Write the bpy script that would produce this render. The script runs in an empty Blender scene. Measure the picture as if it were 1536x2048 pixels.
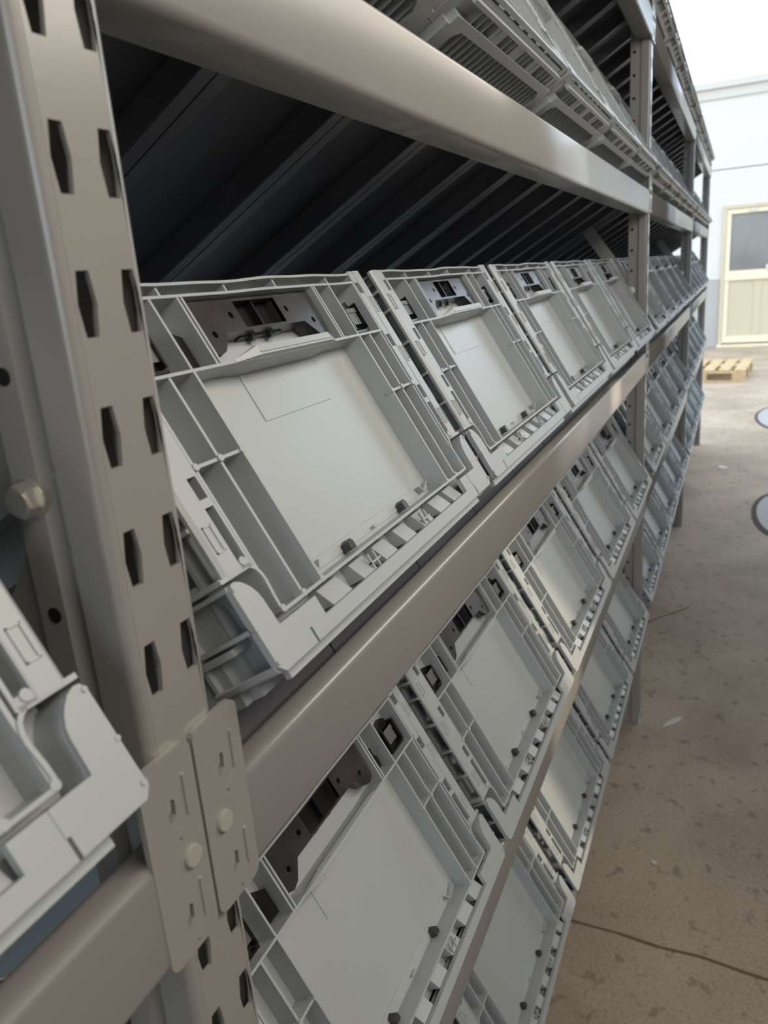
import bpy, bmesh, math, random
from mathutils import Matrix, Vector
from mathutils.geometry import tessellate_polygon

random.seed(4)
SC = bpy.context.scene
COL = SC.collection

# ------------------------------------------------------------------ camera
CAM_H, CAM_D = 1.345, 0.2194            # eye height, distance to the rack's front plane
cam_data = bpy.data.cameras.new('camera')
cam = bpy.data.objects.new('camera', cam_data)
COL.objects.link(cam)
_R = ((0.40185835689, -0.2916392351744, 0.8680186678),
      (-0.91243168075, -0.0474891884688, 0.4064642855756),
      (-0.07731942877, -0.9553487991622, -0.28518480918))
cam.matrix_world = Matrix(((_R[0][0], -_R[0][1], -_R[0][2], 0.0),
                           (_R[1][0], -_R[1][1], -_R[1][2], -CAM_D),
                           (_R[2][0], -_R[2][1], -_R[2][2], CAM_H),
                           (0, 0, 0, 1)))
cam_data.sensor_fit = 'VERTICAL'
cam_data.sensor_height = 36.0
cam_data.lens = 1547.3 / 2048 * 36.0
cam_data.clip_start = 0.01
cam_data.dof.use_dof = True
cam_data.dof.focus_distance = 0.62
cam_data.dof.aperture_fstop = 12.0
SC.camera = cam

# ------------------------------------------------------------------ daylight
world = bpy.data.worlds.new('overcast_sky')
SC.world = world
world.use_nodes = True
nt = world.node_tree
nt.nodes.clear()
w_out = nt.nodes.new('ShaderNodeOutputWorld')
w_bg = nt.nodes.new('ShaderNodeBackground')
w_bg.inputs['Color'].default_value = (0.73, 0.865, 1.0, 1)
w_bg.inputs['Strength'].default_value = 2.1
nt.links.new(w_bg.outputs[0], w_out.inputs[0])

# warm area light added over the aisle to brighten the near, upper rack
near_light_data = bpy.data.lights.new('added_near_light', 'AREA')
near_light_data.shape = 'RECTANGLE'
near_light_data.size, near_light_data.size_y = 2.0, 0.5
near_light_data.color = (1.0, 0.92, 0.81)
near_light_data.energy = 14
near_light_o = bpy.data.objects.new('added_near_light', near_light_data)
COL.objects.link(near_light_o)
near_light_o.location = (0.45, -0.85, 2.05)
near_light_o.rotation_euler = (math.radians(62), 0, 0)

# two added warm spots that imitate slivers of sun on the rack
for src, aim, ang, asp, watts in (((1.25, -1.9, 1.55), (1.09, 0.0, 0.66), 23, 0.30, 95), ((1.9, -1.9, 1.5), (1.60, 0.0, 1.09), 4.6, 0.6, 230)):
    spot_data = bpy.data.lights.new('sun_sliver_spot', 'SPOT')
    spot_data.energy = watts
    spot_data.color = (1.0, 0.86, 0.66)
    spot_data.spot_size = math.radians(ang)
    spot_data.spot_blend = 0.5
    spot_data.shadow_soft_size = 0.03
    spot_o = bpy.data.objects.new('sun_sliver_spot', spot_data)
    COL.objects.link(spot_o)
    _z = (Vector(src) - Vector(aim)).normalized()
    _x = Vector((0, 0, 1)) if asp < 0.5 else Vector((1, 0, 0))
    _x = (_x - _z * _x.dot(_z)).normalized()
    _y = _z.cross(_x) * asp
    spot_o.matrix_world = Matrix(((_x.x, _y.x, _z.x, src[0]), (_x.y, _y.y, _z.y, src[1]), (_x.z, _y.z, _z.z, src[2]), (0, 0, 0, 1)))

SC.view_settings.view_transform = 'Standard'
SC.view_settings.look = 'None'
SC.view_settings.exposure = 0.38
SC.view_settings.gamma = 1.0
SC.view_settings.use_curve_mapping = False


# ------------------------------------------------------------------ materials
def srgb(r, g, b):
    def f(c):
        c /= 255.0
        return c / 12.92 if c <= 0.04045 else ((c + 0.055) / 1.055) ** 2.4
    return (f(r), f(g), f(b), 1.0)


def material(name, colour, rough=0.5, metallic=0.0, mottled=0.0, scale=8.0, bump=0.0, bump_scale=200.0, spec=0.5,
             transmission=0.0, stretch=(1, 1, 1)):
    m = bpy.data.materials.new(name)
    m.use_nodes = True
    t = m.node_tree
    b = t.nodes['Principled BSDF']
    b.inputs['Base Color'].default_value = colour
    b.inputs['Roughness'].default_value = rough
    b.inputs['Metallic'].default_value = metallic
    b.inputs['Specular IOR Level'].default_value = spec
    if transmission:
        b.inputs['Transmission Weight'].default_value = transmission
    tc = t.nodes.new('ShaderNodeTexCoord')
    mp = t.nodes.new('ShaderNodeMapping')
    mp.inputs['Scale'].default_value = stretch
    t.links.new(tc.outputs['Object'], mp.inputs['Vector'])
    if mottled:
        n = t.nodes.new('ShaderNodeTexNoise')
        n.inputs['Scale'].default_value = scale
        n.inputs['Detail'].default_value = 6
        t.links.new(mp.outputs[0], n.inputs['Vector'])
        r = t.nodes.new('ShaderNodeValToRGB')
        r.color_ramp.elements[0].position = 0.3
        r.color_ramp.elements[1].position = 0.7
        r.color_ramp.elements[0].color = tuple(c * (1 - mottled) for c in colour[:3]) + (1,)
        r.color_ramp.elements[1].color = tuple(min(1, c * (1 + mottled)) for c in colour[:3]) + (1,)
        t.links.new(n.outputs['Fac'], r.inputs['Fac'])
        t.links.new(r.outputs['Color'], b.inputs['Base Color'])
    if bump:
        n2 = t.nodes.new('ShaderNodeTexNoise')
        n2.inputs['Scale'].default_value = bump_scale
        t.links.new(mp.outputs[0], n2.inputs['Vector'])
        bp = t.nodes.new('ShaderNodeBump')
        bp.inputs['Strength'].default_value = bump
        bp.inputs['Distance'].default_value = 0.001
        t.links.new(n2.outputs['Fac'], bp.inputs['Height'])
        t.links.new(bp.outputs[0], b.inputs['Normal'])
    return m


M = {}
M['paint'] = material('rack_grey_paint', srgb(148, 145, 140), 0.24, mottled=0.04, scale=6, bump=0.04, bump_scale=160, spec=0.95)
M['paint_light'] = material('light_grey_paint', srgb(168, 164, 154), 0.4)
M['galv'] = material('dark_shelf_steel', srgb(92, 91, 96), 0.4, mottled=0.06, scale=5)
M['plastic'] = material('crate_grey_plastic', srgb(172, 176, 177), 0.36, mottled=0.02, scale=14, bump=0.03, bump_scale=400)
M['panel'] = material('crate_panel_plastic', srgb(176, 181, 180), 0.3, mottled=0.015, scale=10)
M['black'] = material('black_latch_plastic', srgb(62, 58, 57), 0.24, mottled=0.4, scale=28)
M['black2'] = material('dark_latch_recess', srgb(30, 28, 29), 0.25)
M['tab'] = material('grey_latch_plastic', srgb(104, 102, 99), 0.4)
M['crack'] = material('crack_shade', srgb(116, 99, 83), 0.9)
M['steel'] = material('zinc_bolt', srgb(220, 216, 205), 0.38, metallic=0.85)
M['white_wall'] = material('white_painted_wall', srgb(217, 213, 206), 0.7, mottled=0.02, scale=1.5)
M['grey_wall'] = material('grey_painted_dado', srgb(178, 174, 170), 0.7, mottled=0.03, scale=2)
M['coping'] = material('grey_coping', srgb(206, 200, 192), 0.6)
M['door_frame'] = material('cream_door_frame', srgb(236, 222, 194), 0.45)
M['door_panel'] = material('beige_door_panel', srgb(206, 192, 164), 0.5, mottled=0.04, scale=2)
M['pallet'] = material('pale_pallet_wood', srgb(196, 168, 128), 0.75, mottled=0.2, scale=6, stretch=(1, 8, 8))
M['roof'] = material('dark_unseen_surface', srgb(92, 87, 82), 0.7)  # dark tone cuts bounce light from the unseen canopy and wall
M['paper'] = material('scrap_paper', srgb(214, 206, 200), 0.8)
M['twig'] = material('pale_strap', srgb(176, 150, 120), 0.6)
M['lid'] = material('grey_cover_plate', srgb(168, 163, 163), 0.6, mottled=0.05, scale=8)
M['joint'] = material('dark_joint', srgb(84, 74, 64), 0.9)


def glass_mat():
    m = material('frosted_dark_glass', srgb(140, 138, 134), 0.35, mottled=0.25, scale=1.2)
    return m


M['glass'] = glass_mat()


def floor_mat():
    m = bpy.data.materials.new('stained_concrete')
    m.use_nodes = True
    t = m.node_tree
    b = t.nodes['Principled BSDF']
    tc = t.nodes.new('ShaderNodeTexCoord')

    def noise(scale, detail, rough=0.55, dist=0.0):
        n = t.nodes.new('ShaderNodeTexNoise')
        n.inputs['Scale'].default_value = scale
        n.inputs['Detail'].default_value = detail
        n.inputs['Roughness'].default_value = rough
        n.inputs['Distortion'].default_value = dist
        t.links.new(tc.outputs['Object'], n.inputs['Vector'])
        return n

    def ramp(n, p0, c0, p1, c1):
        r = t.nodes.new('ShaderNodeValToRGB')
        r.color_ramp.elements[0].position = p0
        r.color_ramp.elements[0].color = c0
        r.color_ramp.elements[1].position = p1
        r.color_ramp.elements[1].color = c1
        t.links.new(n.outputs['Fac'], r.inputs['Fac'])
        return r

    def mul(a, bb, fac=1.0):
        x = t.nodes.new('ShaderNodeMix')
        x.data_type = 'RGBA'
        x.blend_type = 'MULTIPLY'
        x.inputs['Factor'].default_value = fac
        t.links.new(a, x.inputs['A'])
        t.links.new(bb, x.inputs['B'])
        return x.outputs['Result']

    base = ramp(noise(2.2, 8, 0.6, 0.4), 0.3, srgb(164, 143, 124), 0.72, srgb(202, 182, 159))
    spots = ramp(noise(24, 4, 0.5, 0.2), 0.33, (0.42, 0.38, 0.34, 1), 0.41, (1, 1, 1, 1))
    fine = ramp(noise(140, 4), 0.35, (0.74, 0.72, 0.70, 1), 0.55, (1, 1, 1, 1))
    big = ramp(noise(0.8, 4), 0.35, (0.78, 0.76, 0.75, 1), 0.6, (1, 1, 1, 1))
    c = mul(mul(mul(base.outputs['Color'], spots.outputs['Color'], 0.55), fine.outputs['Color'], 0.7), big.outputs['Color'], 0.8)
    t.links.new(c, b.inputs['Base Color'])
    b.inputs['Roughness'].default_value = 0.75
    bp = t.nodes.new('ShaderNodeBump')
    bp.inputs['Strength'].default_value = 0.25
    bp.inputs['Distance'].default_value = 0.003
    t.links.new(noise(90, 5).outputs['Fac'], bp.inputs['Height'])
    t.links.new(bp.outputs[0], b.inputs['Normal'])
    return m


M['floor'] = floor_mat()


# ------------------------------------------------------------------ mesh helpers
class MB:
    """collects solids, then becomes ONE mesh"""
    def __init__(self):
        self.v, self.f = [], []

    def quadbox(self, pts):
        n = len(self.v)
        self.v += [tuple(p) for p in pts]
        for q in ((0, 3, 2, 1), (4, 5, 6, 7), (0, 1, 5, 4), (1, 2, 6, 5), (2, 3, 7, 6), (3, 0, 4, 7)):
            self.f.append(tuple(n + i for i in q))

    def box(self, x0, x1, y0, y1, z0, z1):
        if x0 > x1: x0, x1 = x1, x0
        if y0 > y1: y0, y1 = y1, y0
        if z0 > z1: z0, z1 = z1, z0
        self.quadbox(((x0, y0, z0), (x1, y0, z0), (x1, y1, z0), (x0, y1, z0),
                      (x0, y0, z1), (x1, y0, z1), (x1, y1, z1), (x0, y1, z1)))

    def prism(self, poly, a0, a1, axis='y', holes=()):
        """poly (and holes) in the plane across axis, extruded a0..a1"""
        def p3(p, a):
            if axis == 'y': return (p[0], a, p[1])
            if axis == 'x': return (a, p[0], p[1])
            return (p[0], p[1], a)
        loops = [list(poly)] + [list(h) for h in holes]
        flat = [p for l in loops for p in l]
        big = 1000.0 if max(abs(p[0]) + abs(p[1]) for p in flat) < 5 else 1.0
        tris = tessellate_polygon([[Vector((p[0] * big, p[1] * big, 0)) for p in l] for l in loops])
        n = len(self.v); k = len(flat)
        self.v += [p3(p, a0) for p in flat] + [p3(p, a1) for p in flat]
        for t in tris:
            self.f.append(tuple(n + i for i in t))
            self.f.append(tuple(n + k + i for i in reversed(t)))
        o = 0
        for l in loops:
            m = len(l)
            for i in range(m):
                a, b = o + i, o + (i + 1) % m
                self.f.append((n + a, n + b, n + k + b, n + k + a))
            o += m

    def cyl(self, c, r, a0, a1, axis='y', seg=10):
        pts = [(c[0] + r * math.cos(2 * math.pi * i / seg), c[1] + r * math.sin(2 * math.pi * i / seg)) for i in range(seg)]
        self.prism(pts, a0, a1, axis)

    def bar(self, p, q, w, h, up=(0, 0, 1)):
        p, q = Vector(p), Vector(q)
        d = (q - p).normalized()
        s = d.cross(Vector(up)).normalized() * (w / 2)
        u = s.cross(d).normalized() * (h / 2)
        self.quadbox((p - s - u, p + s - u, p + s + u, p - s + u, q - s - u, q + s - u, q + s + u, q - s + u))

    def strip(self, path, thick, a0, a1, axis='y'):
        """a thin wall following an open 2-D path, extruded a0..a1"""
        L, Rr = [], []
        for i, p in enumerate(path):
            a = Vector(path[max(i - 1, 0)]); b = Vector(path[min(i + 1, len(path) - 1)])
            d = (b - a).normalized()
            nrm = Vector((-d.y, d.x)) * (thick / 2)
            L.append((p[0] + nrm.x, p[1] + nrm.y)); Rr.append((p[0] - nrm.x, p[1] - nrm.y))
        self.prism(L + Rr[::-1], a0, a1, axis)

    def mesh(self, name, mat, scale=None, smooth=False, bevel=0.0):
        me = bpy.data.meshes.new(name)
        v = self.v if scale is None else [(p[0] * scale[0], p[1] * scale[1], p[2] * scale[2]) for p in self.v]
        me.from_pydata(v, [], self.f)
        bm = bmesh.new(); bm.from_mesh(me)
        bmesh.ops.recalc_face_normals(bm, faces=bm.faces)
        if bevel:
            bmesh.ops.bevel(bm, geom=[e for e in bm.edges if len(e.link_faces) == 2 and e.calc_face_angle(0) > 0.5],
                            offset=bevel, segments=2, affect='EDGES', clamp_overlap=True)
        bm.to_mesh(me); bm.free()
        me.materials.append(mat)
        if smooth:
            for p in me.polygons: p.use_smooth = True
        return me


def place(name, me, parent=None, loc=None, rot=None):
    o = bpy.data.objects.new(name, me)
    COL.objects.link(o)
    if parent is not None: o.parent = parent
    if loc is not None: o.location = loc
    if rot is not None: o.rotation_euler = rot
    return o


def thing(name, label, cat, loc=(0, 0, 0), rot=(0, 0, 0), group=None):
    o = bpy.data.objects.new(name, None)
    o.empty_display_size = 0.05
    COL.objects.link(o)
    o.location = loc; o.rotation_euler = rot
    o['label'] = label; o['category'] = cat
    if group: o['group'] = group
    return o


def tag(o, label, cat, group=None):
    o['label'] = label; o['category'] = cat
    if group: o['group'] = group
    return o


def structure(o):
    o['kind'] = 'structure'
    return o


# ------------------------------------------------------------------ layout
TILT = math.radians(30)
POST_W, PITCH_X = 0.0445, 1.950
POST_X = [0.215 + PITCH_X * k for k in (-1, 0, 1, 2, 3)]      # left side of each upright
BEAM_TOP = {'bottom': 0.320, 'lower': 0.717, 'middle': 1.114, 'upper': 1.511, 'top': 1.901}
BEAM_H, BEAM_D = 0.056, 0.040
POST_H = 1.945
SU, SV, SW = 0.9444e-3, 0.97e-3, 0.97e-3
CRATE_P, CRATE_C0 = 0.377, 0.463

# ------------------------------------------------------------------ ground, wall, canopy
f = MB(); f.box(-60, 60, -60, 60, -0.15, 0)
floor = structure(place('floor', f.mesh('floor', M['floor'])))

WX = 12.95
ZW = CAM_H + 0.17 * WX
wall = MB()
DY0, DY1, DZ0, DZ1 = -1.05, 0.055, 0.03, CAM_H + 0.0505 * WX      # door opening (world y)
ZB = 0.985                                                        # top of the grey band
ZG = CAM_H + 0.0885 * WX                                          # joint between the wall's cladding rows
w = structure(place('wall_end', MB.mesh(wall, 'wall_end', M['white_wall'])))
for name, mat, a, b, z0, z1, x in (
        ('wall_panel', 'white_wall', DY1, 6.0, ZB, ZG - 0.006, 0), ('wall_panel', 'grey_wall', DY1, 6.0, 0.0, ZB, 0.004),
        ('wall_panel', 'white_wall', -9.0, DY0, ZB, ZG - 0.006, 0), ('wall_panel', 'grey_wall', -9.0, DY0, 0.0, ZB, 0.004),
        ('wall_panel', 'white_wall', DY0, DY1, DZ1, ZG - 0.006, 0), ('wall_panel', 'white_wall', -9.0, 6.0, ZG + 0.006, ZW, 0),
        ('coping', 'coping', -9.0, 6.0, ZW, ZW + 0.09, -0.06), ('coping', 'coping', -9.0, 6.0, ZW - 0.13, ZW - 0.001, -0.025)):
    m = MB(); m.box(WX + x, WX + 0.25, a, b, z0, z1)
    place(name, m.mesh(name, M[mat]), w)
m = MB(); m.box(WX + 0.03, WX + 0.24, -9, 6, ZG - 0.006, ZG + 0.006)
place('joint', m.mesh('joint', M['joint']), w)

# the door: frame, glazed upper half, sheet lower half, threshold
door = bpy.data.objects.new('door_1', None); COL.objects.link(door); door['kind'] = 'structure'
door.location = (WX, 0, 0)
ZM0, ZM1 = CAM_H - 0.030 * WX, CAM_H - 0.0195 * WX
m = MB()
m.box(-0.03, 0.10, DY1 - 0.05, DY1, 0.03, DZ1); m.box(-0.03, 0.10, DY0, DY0 + 0.05, 0.03, DZ1)
m.box(-0.03, 0.10, DY0 + 0.05, DY1 - 0.05, DZ1 - 0.05, DZ1)
place('door_frame', m.mesh('door_frame', M['door_panel']), door)
m = MB()
a, b = DY0 + 0.05, DY1 - 0.052
m.box(-0.015, 0.05, a, a + 0.06, 0.06, DZ1 - 0.055); m.box(-0.015, 0.05, b - 0.06, b, 0.06, DZ1 - 0.055)
m.box(-0.015, 0.05, a + 0.06, b - 0.06, DZ1 - 0.12, DZ1 - 0.055); m.box(-0.025, 0.049, a + 0.001, b - 0.001, ZM0, ZM1); m.box(-0.02, 0.048, a + 0.001, b - 0.001, 0.061, 0.15)
m.box(0.06, 0.12, DY0 - 0.1, DY1 + 0.1, 0.0, DZ1 + 0.1)
leaf = place('door_leaf', m.mesh('door_leaf', M['door_frame']), door)
m = MB(); m.box(0.01, 0.02, a + 0.05, b - 0.05, ZM1 - 0.01, DZ1 - 0.11)
place('pane', m.mesh('pane', M['glass']), leaf)
m = MB(); m.box(0.005, 0.02, a + 0.05, b - 0.05, 0.14, ZM0 + 0.01)
m.box(-0.004, 0.006, -0.50, -0.40, 0.15, ZM0)
place('lower_panel', m.mesh('lower_panel', M['door_panel']), leaf)
m = MB(); m.box(-0.045, 0.01, -0.62, -0.54, ZM1 + 0.0, ZM1 + 0.06); m.box(-0.03, 0.0, -0.40, -0.28, DZ1 - 0.10, DZ1 - 0.06)
place('latch', m.mesh('latch', M['paper']), leaf)
m = MB(); m.box(-0.10, 0.10, DY0 - 0.05, DY1 + 0.02, 0.0, 0.03)
place('threshold', m.mesh('threshold', M['door_frame']), door)

# canopy over the near part of the aisle (out of the picture; it keeps the sky off the near racks)
m = MB(); m.box(-5, 5.4, -3.0, 3, 3.6, 3.7)
roof = structure(place('ceiling', m.mesh('ceiling', M['roof'])))
m = MB(); m.box(-5, 4.6, -2.3, -2.2, 0, 3.0)
structure(place('light_block_wall', m.mesh('light_block_wall', M['roof'])))  # unseen wall added across the aisle to block low side light


# ------------------------------------------------------------------ uprights
HOLE_Z0 = CAM_H + 0.0882            # a hole's lower edge; the others follow every 50 mm


def hexhole(cx, z):
    return [(cx - 0.0032, z), (cx + 0.0032, z), (cx + 0.0049, z + 0.012), (cx + 0.0032, z + 0.024),
            (cx - 0.0032, z + 0.024), (cx - 0.0049, z + 0.012)]


def post_mesh(front=True):
    m = MB()
    T = 0.0022
    xl, xr = 0.0, POST_W
    rr = 0.005
    # front face with its two columns of teardrop holes, one 50 mm length at a time
    k0 = HOLE_Z0 - math.floor(HOLE_Z0 / 0.05) * 0.05
    z = k0 - 0.013
    m.box(xl + rr, xr - rr, 0, T, 0.0, z)
    while z + 0.05 < POST_H:
        holes = [hexhole(0.0112, z + 0.013), hexhole(0.0350, z + 0.013)]
        m.prism([(xl + rr, z), (xr - rr, z), (xr - rr, z + 0.05), (xl + rr, z + 0.05)], 0, T, 'y', holes)
        z += 0.05
    m.box(xl + rr, xr - rr, 0, T, z, POST_H)
    # bent corners, sides, groove and rear flanges
    for s in (0, 1):
        def X(a): return a if s == 0 else POST_W - a
        path = [(X(rr), T / 2)]
        for i in range(1, 6):
            an = math.radians(90 - 18 * i)
            path.append((X(rr - (rr - T / 2) * math.cos(an)), rr - (rr - T / 2) * math.sin(an)))
        path += [(X(T / 2), 0.021), (X(0.0065), 0.025), (X(0.0065), 0.029), (X(T / 2), 0.032), (X(T / 2), 0.046), (X(0.008), 0.047)]
        m.strip(path, T, 0.0, POST_H, 'z')
    if not front:
        m.v = [(x, -y, zz) for x, y, zz in m.v]
    return m.mesh('upright_post', M['paint'])


POST_F, POST_R = post_mesh(True), post_mesh(False)
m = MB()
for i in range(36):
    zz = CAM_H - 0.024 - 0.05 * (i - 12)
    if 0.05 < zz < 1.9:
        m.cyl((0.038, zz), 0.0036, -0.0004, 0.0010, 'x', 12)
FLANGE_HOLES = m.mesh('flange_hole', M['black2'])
m = MB()
m.prism([(0.0075 * math.cos(math.radians(60 * i + 15)), 0.0075 * math.sin(math.radians(60 * i + 15))) for i in range(6)], -0.0062, 0.0, 'x')
m.cyl((0, 0), 0.0062, -0.0068, -0.006, 'x', 16)
m.cyl((0, 0), 0.0090, -0.0010, 0.0012, 'x', 18)
m.cyl((0, 0), 0.004, 0.0, 0.03, 'x', 10)
BOLT = m.mesh('bolt', M['steel'], bevel=0.0005)
m = MB()
m.box(-0.012, POST_W + 0.012, -0.004, 0.052, 0.0, 0.003)
FOOT = m.mesh('foot_plate', M['paint'])
REAR_Y = 0.505


def brace_mesh(p, q):
    m = MB()
    m.bar((0.006, p[0], p[1]), (0.006, q[0], q[1]), 0.030, 0.0025, up=(1, 0, 0))
    m.bar((0.012, p[0], p[1]), (0.012, q[0], q[1]), 0.0025, 0.012, up=(1, 0, 0))
    return m.mesh('brace', M['paint'])


BZ = CAM_H - 0.073
BRACES = [brace_mesh(a, b) for a, b in (((0.038, BZ), (0.468, 1.88)), ((0.030, BZ - 0.02), (0.468, 0.62)), ((0.038, 0.10), (0.468, 0.57)))]
ORD_POST = ['perforated grey upright left of the first bay, outside the view', 'perforated grey upright standing nearest in the picture, full height at left',
            'second perforated upright, in front of the gap between the fifth and sixth crates',
            'third perforated upright along the row, far down the aisle', 'last perforated upright at the far end of the rack by the white wall']
for k, x in enumerate(POST_X):
    t = thing('upright_frame', ORD_POST[k], 'rack upright', (x, 0, 0), group='uprights of the rack')
    place('post', POST_F, t)
    place('rear_post', POST_R, t, (0, REAR_Y + 0.003, 0))
    place('flange_hole', FLANGE_HOLES, t)['kind'] = 'stuff'
    place('foot_plate', FOOT, t)
    place('foot_plate', FOOT, t, (0, REAR_Y - 0.046, 0))
    for br in BRACES: place('brace', br, t)
    for zz in (BZ, 0.10):
        place('bolt', BOLT, t, (0, 0.038, zz))


# ------------------------------------------------------------------ beams with hooked end plates
def beam_mesh(L):
    r = 0.005
    d, h, fd, st = BEAM_D, BEAM_H, 0.018, 0.024
    pts = []
    for cx, cz, a0 in ((r, r, 180), (d - r, r, 270), (d - r, h - st - r, 0), (fd - r, h - r, 0), (r, h - r, 90)):
        for i in range(5):
            a = math.radians(a0 + 22.5 * i)
            pts.append((cx + r * math.cos(a), cz + r * math.sin(a)))
        if cx == d - r and a0 == 0: pts.append((fd, h - st))
    m = MB()
    m.prism(pts, 0, L, 'x')
    me = m.mesh('beam', M['paint'])
    for p in me.polygons:
        if len(p.vertices) == 4: p.use_smooth = True
    return me


def plate_mesh(s):
    """connector plate, s=+1: its right-hand edge is welded to the beam on the left"""
    m = MB()
    w, z0, z1, r = 0.0345, -0.0600, 0.0435, 0.006
    outline = []
    for cx, cz, a0 in ((r, z0 + r, 180), (w - r, z0 + r, 270), (w - r, z1 - r, 0), (r, z1 - r, 90)):
        for i in range(5):
            a = math.radians(a0 + 22.5 * i)
            outline.append((cx + r * math.cos(a), cz + r * math.sin(a)))
    holes = []
    for zc in (0.016, -0.040):
        holes.append([(0.0145, zc - 0.006), (0.0190, zc - 0.003), (0.0195, zc + 0.0045), (0.0170, zc + 0.006), (0.0165, zc + 0.001), (0.0140, zc - 0.001)])
    m.prism(outline, -0.0032, -0.0002, 'y', holes)
    for zc in (0.016, -0.040):
        m.bar((0.0265, -0.0034, zc + 0.013), (0.0265, -0.0034, zc - 0.008), 0.0018, 0.0016, up=(0, 1, 0))
        m.bar((0.0265, -0.0034, zc - 0.008), (0.0195, -0.0034, zc - 0.0155), 0.0018, 0.0016, up=(0, 1, 0))
    if s < 0:
        pass
    return m.mesh('end_plate', M['paint'])


PLATE = plate_mesh(1)
m = MB(); m.cyl((0, 0), 0.0053, -0.0052, -0.003, 'y', 18)
RIVET = m.mesh('rivet', M['paint_light'], bevel=0.0005)
NAMES_BAY = ['bay before the nearest upright', 'first bay', 'second bay', 'third bay']
BEAM_L = PITCH_X - POST_W
BEAM = beam_mesh(BEAM_L)
for bay in range(4):
    x0 = POST_X[bay] + POST_W
    for lev, zt in BEAM_TOP.items():
        t = thing('shelf_beam', f'grey painted {lev} shelf beam across the {NAMES_BAY[bay]}', 'shelf beam', (x0, 0, zt - BEAM_H), group='front beams of the rack')
        place('beam', BEAM, t, (0, -0.003, 0))
        for side in (0, 1):
            px = -POST_W / 2 + 0.0010 if side == 0 else BEAM_L + POST_W / 2 - 0.0355
            p = place('end_plate', PLATE, t, (px, 0, BEAM_H + (0.008 if lev == 'upper' else 0)))
            rx = 0.0125 if side == 0 else 0.0240
            rv = place('rivet', RIVET, p, (rx, 0, -0.0125))


# ------------------------------------------------------------------ sloping shelves of steel planks
N_PL = 11
PW = 0.1655
m = MB()
W0, W1, T = 0.0762, 0.50, 0.0016
m.box(0.001, PW - 0.001, W0, W1, -T, 0)
m.box(0.001, PW - 0.001, W0, W0 + T, -0.034, -T)
for s in (0, 1):
    def X(a): return 0.001 + a if s == 0 else PW - 0.001 - a
    m.box(X(0), X(T), 0.097, W1, -0.028, -T)
    m.box(X(T), X(0.014), 0.097, W1, -0.028, -0.0265)
PLANK = m.mesh('shelf_plank', M['galv'])
m = MB(); m.box(0, BEAM_L, 0.455, 0.495, -0.095, -0.0375)
RAIL = m.mesh('rear_rail', M['paint'])
Y_OFF, Z_OFF = -0.0234, 0.051          # front lower edge of every crate, from the top of its beam
for bay in range(4):
    x0 = POST_X[bay] + POST_W
    for lev, zt in BEAM_TOP.items():
        t = thing('sloping_shelf', f'dark steel plank shelf sloping back from the {lev} beam, {NAMES_BAY[bay]}', 'shelf',
                  (x0, Y_OFF, zt + Z_OFF), (-TILT, 0, 0), group='sloping plank shelves')
        for i in range(N_PL):
            place('shelf_plank', PLANK, t, (0.002 + i * PW, 0, -0.0092))
        place('rear_rail', RAIL, t)


# ------------------------------------------------------------------ the folding crates
S = (SU, SW, SV)          # template in millimetres: x across, y into the crate, z up its front wall
DEP = 560


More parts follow.
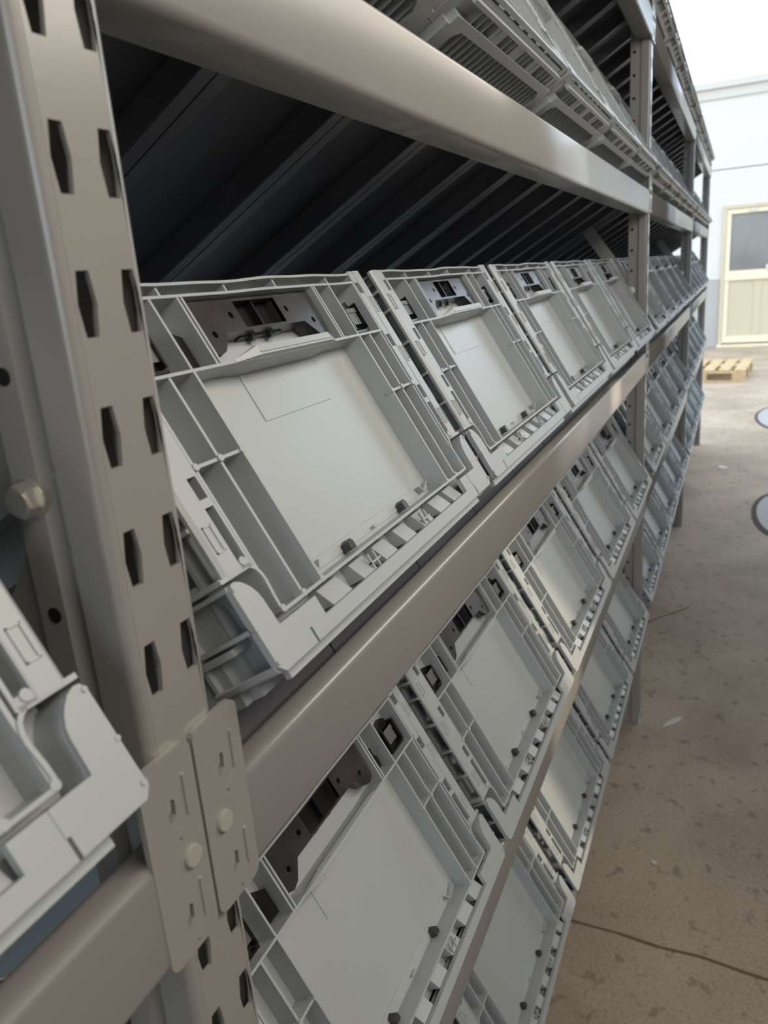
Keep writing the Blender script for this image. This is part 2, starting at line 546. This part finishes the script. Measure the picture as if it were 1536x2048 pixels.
def crate_body():
    m = MB()
    # front wall skin behind the ribs, side and rear walls
    for a, b, z0, z1 in ((-182, -114, 23, 224), (114, 182, 23, 224), (-114, 114, 166, 224), (-114, 114, 23, 30)):
        m.box(a, b, 19, 22, z0, z1)
    m.box(-170, -167, 19, DEP - 8, 55, 224); m.box(167, 170, 19, DEP - 8, 55, 224); m.box(-181, -178, 22, DEP - 8, 23, 60); m.box(178, 181, 22, DEP - 8, 23, 60)
    m.box(-182, 182, DEP - 11, DEP - 8, 23, 224)
    R = 2.0
    # double top rim, slightly wavy as moulded
    def wav(x): return 1.1 * math.sin(x / 31.0) + 0.5 * math.sin(x / 13.0)
    xs = [-182 + 14 * i for i in range(27)]
    m.strip([(x, 224 + wav(x) * 0.7) for x in xs], R, -0.5, 19, 'y')
    m.strip([(x, 215.5 + wav(x + 9) * 0.3) for x in xs], R, -0.5, 19, 'y')
    for x in (-176, -100, -30, 35, 119, 176):
        m.box(x - 1, x + 1, 1.5, 19, 216, 224)
    # middle rail, broken by the handle ledge
    m.box(-163, -68, -0.5, 19, 166, 168); m.box(68, 163, -0.5, 19, 166, 168)
    # upright ribs beside the handle
    for x in (-160, -114, -88, -84, 84, 88, 114, 160):
        m.box(x - 1, x + 1, -0.3, 19, 168, 215)
    # side cells
    for s in (-1, 1):
        for x, z0, z1 in ((114, 24, 166), (136, 26, 166), (159, 26, 166)):
            m.box(s * x - 1.1, s * x + 1.1, -0.6 if x == 114 else 0.4, 19, z0, z1)
        m.box(min(s * 114, s * 162), max(s * 114, s * 162), 0.2, 19, 113, 115)
        for x in (114, 136, 159):
            for z in (114, 26):
                m.cyl((s * x, z), 2.3, -1.0, 6, 'y', 10)
        pass
        # outer stile: full column plus an inner column with slots
        def bx(a, b, w0, w1, z0, z1): m.box(min(s * a, s * b), max(s * a, s * b), w0, w1, z0, z1)
        bx(172, 184, -1, 2.5, 55, 226)
        m.quadbox([(s * a, b, c) for a, b, c in ((184, -1, 55), (186.5, 1, 55), (186.5, 3.5, 55), (184, 2.5, 55),
                                                 (184, -1, 226), (186.5, 1, 226), (186.5, 3.5, 226), (184, 2.5, 226))])
        zz = 55
        for z0, z1 in ((60, 92), (97, 110), (150, 162), (204, 216)):
            bx(163, 172, -0.6, 2.5, zz, z0); zz = z1
        bx(163, 172, -0.6, 2.5, zz, 226)
        bx(161.5, 163.5, -0.5, 19, 55, 226)
        bx(171.2, 172.8, -0.8, 14, 55, 226)
        bx(164, 172, 2, 18, 93, 96)
        bx(163, 191, -0.6, 24, 54, 56.5)
        m.cyl((s * 168, 59), 2.6, -1.4, 4, 'y', 10)
        # small moulded frames on the stile
        for zc in (192, 141, 76):
            for a, b, c, d in ((175, 176, -8, 8), (181, 182, -8, 8), (175, 182, 7, 8), (175, 182, -8, -7)):
                bx(a, b, -1.8, -0.8, zc + c, zc + d)
        # the rib runs down from the stile into the base in an S curve
        m.strip([(s * a, b) for a, b in ((166, 55.3), (163, 54), (160.5, 51.5), (159.2, 48), (158.8, 44), (159.4, 39), (160, 34), (160.2, 28), (159, 25))], 2.2, -0.6, 26, 'y')
        # horizontal ribs on the outside of the side wall
        for z in (206, 186, 152, 118, 86, 56):
            bx(170, 188, 3, 330, z - 1.2, z + 1.2)
        bx(180, 191, 60, DEP - 8, 219, 224)
    # bottom rail over the base channel
    m.box(-159, 159, -0.8, 19, 24, 26)
    # small clear hooks standing on the bottom of the panel
    for s in (-1, 1):
        m.bar((s * 106, 15, 35), (s * 92, 15, 30), 1.2, 5, up=(0, 1, 0)); m.bar((s * 92, 15, 30), (s * 88, 15, 35), 1.2, 5, up=(0, 1, 0))
    m.box(-5, 2, 14, 18, 30, 31.5)
    return m.mesh('crate_wall', M['plastic'], S)


def crate_base():
    m = MB()
    # corner blocks, hollow towards the side, with one web each
    for s in (-1, 1):
        poly = [(-190, 4), (-190, 49), (-188, 52), (-185, 52.3), (-181, 50.7), (-177.8, 48), (-175.3, 45), (-173.2, 41), (-172.3, 37),
                (-172, 30), (-171.6, 21), (-150, 21), (-150, 0), (-186, 0)]
        poly = [(s * a, b) for a, b in poly]
        m.prism(poly, -3, 1.5, 'y')
        path = [(s * a, b) for a, b in ((-190, 50.6), (-185, 51), (-181, 49.4), (-178.4, 47), (-176, 44), (-174, 40.5), (-173.2, 37), (-172.9, 30), (-172.5, 21))]
        m.strip(path, 2.4, 0, 46, 'y')
        m.strip([(s * a, b) for a, b in ((-190, 5), (-188.8, 2.4), (-186, 1.2), (-172, 1.2))], 2.4, 0, 46, 'y')
        def bx(a, b, w0, w1, z0, z1): m.box(min(s * a, s * b), max(s * a, s * b), w0, w1, z0, z1)
        bx(172, 190, 1, 46, 25, 27.5)
        bx(171, 173.5, 1, 46, 2, 22)
        bx(172, 188, 44, 47, 1, 51)
        m.cyl((s * 189.5, 26), 1.3, -3.4, -1.5, 'y', 8); m.cyl((s * 188.5, 6), 1.5, -3.8, -1.5, 'y', 8); m.cyl((s * 188.5, 49), 1.3, -3.8, -1.5, 'y', 8)
        # low side rim of the base
        bx(180, 190, 47, DEP, 0, 4); bx(182, 185, 47, DEP, 4, 30)
    # front lip and channel with its teeth
    m.box(-152, 152, -3, 1.5, 0, 9)
    m.box(-152, -132, -2.6, 1.5, 9, 21); m.box(132, 152, -2.6, 1.5, 9, 21)
    m.box(-168, 168, 15, 19, 3, 24)
    m.box(-172, 172, 9, 13, -7.5, 1)
    for i, x in enumerate((-102, -61, -25, 12, 49, 88, 120)):
        w = 12.5 if i in (0, 5) else 10
        m.quadbox(((x - w, 2, 9), (x + w, 2, 9), (x + w, 15.5, 9), (x - w, 15.5, 9),
                   (x - w, 8, 21), (x + w, 8, 21), (x + w, 15.5, 23), (x - w, 15.5, 23)))
    for x in (-48, 48):
        m.box(x - 7, x + 7, 1, 3, 13, 14.2); m.box(x - 7, x - 5.6, 1, 3, 10, 20); m.box(x + 1, x + 2.4, 1, 3, 9, 20)
    # floor of the crate and the ribbed underside
    m.box(-190, 190, 19, DEP - 6, 19, 23)
    m.box(-178, 178, 27, 36, -8.5, 19)
    m.box(-178, 178, 74, 76.5, -8, 19)
    m.box(-178, 178, 112, 114.5, -8, 19)
    m.box(-178, 178, 146, 160, -8.5, 19)
    m.box(-178, 178, DEP - 30, DEP - 6, -8.5, 19)
    for s in (-1, 1):
        a, b = sorted((s * 158, s * 184))
        m.box(a, b, 36, 160, -8.5, 19)
        m.box(a, b, 160, DEP - 6, -8.5, 19)
        m.prism([(s * 158, 36), (s * 146, 36), (s * 150.5, 38.5), (s * 154.5, 42), (s * 157, 46)], -8.5, 19, 'z')
    x = -152.0
    while x < 154:
        m.box(x - 1.1, x + 1.1, 36, 146, -7, 19)
        x += 15.2
    for k, x in enumerate((-140, -124, -108, -74, -40, -24, 24, 40, 74, 108, 124, 140)):
        m.box(x - 1.1, x + 1.1, 13, 27, -5.5, 4)
    m.box(-86, -56, 12, 27, -5, 4); m.box(-14, 14, 12, 27, -5, 4); m.box(56, 86, 12, 27, -5, 4); m.box(-172, 172, 4, 27, 1, 4)
    return m.mesh('crate_base', M['plastic'], S)


def crate_panel():
    m = MB()
    m.box(-113, 113, 18, 21, 29, 166)
    m.box(-113, 113, 17.3, 18.2, 36.5, 37.6)
    return m.mesh('front_panel', M['panel'], S)


def label_field():
    m = MB()
    m.prism([(-48, 129), (48, 129), (48, 165), (-48, 165)], 17.3, 18.2, 'y')
    return m.mesh('label_field', M['panel'], S)


def handle_ledge():
    m = MB()
    m.quadbox(((-50, -8, 165), (50, -8, 165), (50, 0, 163.5), (-50, 0, 163.5), (-50, -8, 171.5), (50, -8, 171.5), (50, -4, 173), (-50, -4, 173)))
    m.box(-50, 50, -8.8, -7.6, 166.6, 167.6)
    m.box(-50, 50, -4, 19, 164, 166.5)
    for s in (-1, 1):
        m.quadbox(((s * 50, -8, 165), (s * 70, -0.8, 166), (s * 70, 1.2, 166), (s * 50, -5, 164),
                   (s * 50, -8, 171.5), (s * 70, -0.8, 168), (s * 70, 1.2, 168), (s * 50, -5, 173)))
        m.quadbox(((s * 50, -5, 164), (s * 70, 0, 166), (s * 70, 19, 166), (s * 50, 19, 164),
                   (s * 50, -5, 166.5), (s * 70, 0, 168), (s * 70, 19, 168), (s * 50, 19, 166.5)))
    return m.mesh('handle_ledge', M['plastic'], S)


def handle_block():
    m = MB()
    poly = [(-81, 213), (81, 213), (81, 190), (79, 177), (72, 174.5), (64, 177), (52, 189), (-52, 189), (-64, 177), (-72, 174.5), (-79, 177), (-81, 190)]
    def circ(cx, cz, r=2.6): return [(cx + r * math.cos(i * math.pi / 4), cz + r * math.sin(i * math.pi / 4)) for i in range(8)]
    m.prism(poly, 4.5, 7.5, 'y', [circ(-37, 201), circ(36, 201), circ(-66, 189), circ(66, 189), [(-27, 191), (27, 191), (27, 211), (-27, 211)]])
    m.box(-82, 82, 7, 18.5, 212, 214.5)
    m.strip([(-80, 190), (-78, 178), (-72, 175.5), (-64.5, 178), (-52.5, 190), (52.5, 190), (64.5, 178), (72, 175.5), (78, 178), (80, 190)], 2, 7, 18.5, 'y')
    m.box(-29, -27, 5, 18.5, 189, 213); m.box(27, 29, 5, 18.5, 189, 213)
    for x in (-12, 12): m.box(x - 3, x + 3, 12, 16, 185, 189)
    return m.mesh('handle_mechanism', M['black'], S)


def handle_recess():
    m = MB()
    m.box(-28, 28, 13, 18, 188, 213); m.box(-1, 1, 7, 15, 190, 212); m.box(-26, 26, 13, 15, 197, 199)
    return m.mesh('slide', M['black2'], S)


def side_latch(s):
    m = MB()
    def bx(a, b, w0, w1, z0, z1): m.box(min(s * a, s * b), max(s * a, s * b), w0, w1, z0, z1)
    m.prism([(s * a, b) for a, b in ((91, 172), (107, 172), (108, 182), (104, 186), (105, 193), (99, 197), (91, 193))], 10, 18.5, 'y')
    m.prism([(s * a, b) for a, b in ((126, 173), (150, 170), (152, 176), (152, 196), (147, 203), (126, 198))], 10, 18.5, 'y')
    bx(126, 128, 4, 10, 174, 198)
    bx(149, 152, 3, 10, 174, 198)
    bx(126, 152, 5, 10, 171, 173)
    return m.mesh('side_latch', M['black2'], S)


def latch_tab(s):
    m = MB()
    m.box(min(s * 126, s * 147), max(s * 126, s * 147), 6, 10.2, 179, 194)
    m.box(min(s * 126, s * 147), max(s * 126, s * 147), 5, 10.2, 190, 194)
    return m.mesh('latch_tab', M['tab'], S)


def floor_clip():
    m = MB()
    m.prism([(-3.5, 27), (3.5, 27), (3.5, 32), (1, 34.5), (-3.5, 33)], 11, 17.8, 'y')
    return m.mesh('floor_clip', M['black'], S)


CRATE = [('crate_wall', crate_body()), ('crate_base', crate_base()), ('front_panel', crate_panel()), ('label_field', label_field()),
         ('handle_ledge', handle_ledge()), ('handle_mechanism', handle_block()), ('side_latch', side_latch(-1)), ('side_latch', side_latch(1))]
SLIDE, TAB_L, TAB_R, CLIP = handle_recess(), latch_tab(-1), latch_tab(1), floor_clip()

ORD = ['first', 'second', 'third', 'fourth', 'fifth']
ROW = {'bottom': 'lowest', 'lower': 'lower', 'middle': 'middle', 'upper': 'upper', 'top': 'topmost'}


def crate(x, lev, label):
    t = thing('folding_crate', label, 'crate', (x, Y_OFF, BEAM_TOP[lev] + Z_OFF), (-TILT, 0, 0), group='grey folding crates on the sloping shelves')
    for n, me in CRATE:
        o = place(n, me, t)
        if n == 'handle_mechanism': place('slide', SLIDE, o)
        if n == 'side_latch': place('latch_tab', TAB_L if me is CRATE[6][1] else TAB_R, o)
    for x in (-48, 48):
        place('floor_clip', CLIP, t, (x * SU, 0, 0))
    return t


for lev in BEAM_TOP:
    for i in (1, 0):
        if lev in ('middle', 'lower', 'upper'):
            n = 'first left of' if i == 0 else 'second left of'
            crate(CRATE_C0 - PITCH_X + CRATE_P * (4 - i) - 0.012, lev, f'grey folding crate, {n} the nearest upright, {ROW[lev]} shelf')
    for bay in (1, 2, 3):
        for i in range(5):
            j = random.uniform(-0.0008, 0.0008)
            where = ('the nearest', 'the second', 'the third')[bay - 1]
            crate(CRATE_C0 + PITCH_X * (bay - 1) + CRATE_P * i + j, lev,
                  f'grey folding crate, {ORD[i]} beyond {where} upright on the {ROW[lev]} shelf')


# ------------------------------------------------------------------ pallet and things lying on the floor
t = thing('wooden_pallet', 'pale wooden pallet lying on the concrete floor before the cream door', 'pallet', (9.22, -0.31, 0), (0, 0, -0.09))
wood = M['pallet']
PL, PD = 1.0, 0.9                                     # across x, across y
m = MB(); m.box(0, PL, 0, 0.11, 0, 0.02); TOPB = m.mesh('top_board', wood)
m = MB(); m.box(0, 0.10, 0, 0.13, 0, 0.075); BLOCK = m.mesh('block', wood)
m = MB(); m.box(0, 0.10, 0, PD, 0, 0.02); STR = m.mesh('stringer_board', wood)
for x in (0, (PL - 0.1) / 2, PL - 0.1):
    place('bottom_board', STR, t, (x, 0, 0))
    for y in (0, (PD - 0.13) / 2, PD - 0.13): place('block', BLOCK, t, (x, y, 0.02))
    place('stringer_board', STR, t, (x, 0, 0.095))
for i in range(6):
    place('top_board', TOPB, t, (0, i * (PD - 0.11) / 5, 0.115))

for nm, x, y, sx, sy, lab, rz in (
        ('paper_scrap', 5.40, -0.17, 0.05, 0.035, 'small pale scrap on the floor far down the aisle', 0.3),
        ('paper_scrap', 2.20, -0.095, 0.045, 0.014, 'white sliver of paper on the floor near the second upright foot', -0.6),
        ('paper_scrap', 1.58, -0.10, 0.010, 0.007, 'tiny white paper crumb on the floor below the nearest crates', 0.5)):
    m = MB()
    n = 6
    pts = [(sx * math.cos(i * math.pi / 3 + 0.2) * random.uniform(0.7, 1.1), sy * math.sin(i * math.pi / 3 + 0.2) * random.uniform(0.7, 1.1)) for i in range(n)]
    m.prism(pts, 0.0, 0.002, 'z')
    tag(place(nm, m.mesh(nm, M['paper']), None, (x, y, 0.001), (0, 0, rz)), lab, 'paper scrap')
for x, y, sx, sy, lab in ((4.40, -0.47, 0.42, 0.14, 'pale cover plate let into the floor, the nearer of two'),
                          (7.15, -0.58, 0.55, 0.20, 'pale cover plate let into the floor, the farther of two')):
    t = thing('floor_cover', lab, 'cover plate', (x, y, 0))
    def ell(a, b): return [(a * math.cos(i * math.pi / 14), b * math.sin(i * math.pi / 14)) for i in range(28)]
    m = MB(); m.prism(ell(sx, sy), 0.0, 0.003, 'z'); place('rim', m.mesh('rim', M['joint']), t)
    m = MB(); m.prism(ell(sx - 0.05, sy - 0.025), 0.0, 0.006, 'z'); place('plate', m.mesh('plate', M['lid']), t)
# a strip of strapping lying in a curve, and the crack across the floor
m = MB()
pts = [(2.90, 0.05), (2.99, -0.02), (3.06, -0.08), (3.13, -0.10), (3.19, -0.105)]
for a, b in zip(pts, pts[1:]): m.bar((a[0], a[1], 0.004), (b[0], b[1], 0.004), 0.008, 0.003)
tag(place('packing_strap', m.mesh('packing_strap', M['twig'])), 'thin pale strip of strapping curling across the floor', 'strap')
m = MB()
pts = [(1.365 - 0.004 * i + random.uniform(-0.006, 0.006), 0.35 - 0.08 * i) for i in range(24)]
for a, b in zip(pts, pts[1:]): m.bar((a[0], a[1], 0.0002), (b[0], b[1], 0.0002), random.uniform(0.004, 0.008), 0.001)
place('crack', m.mesh('crack', M['crack']), floor)
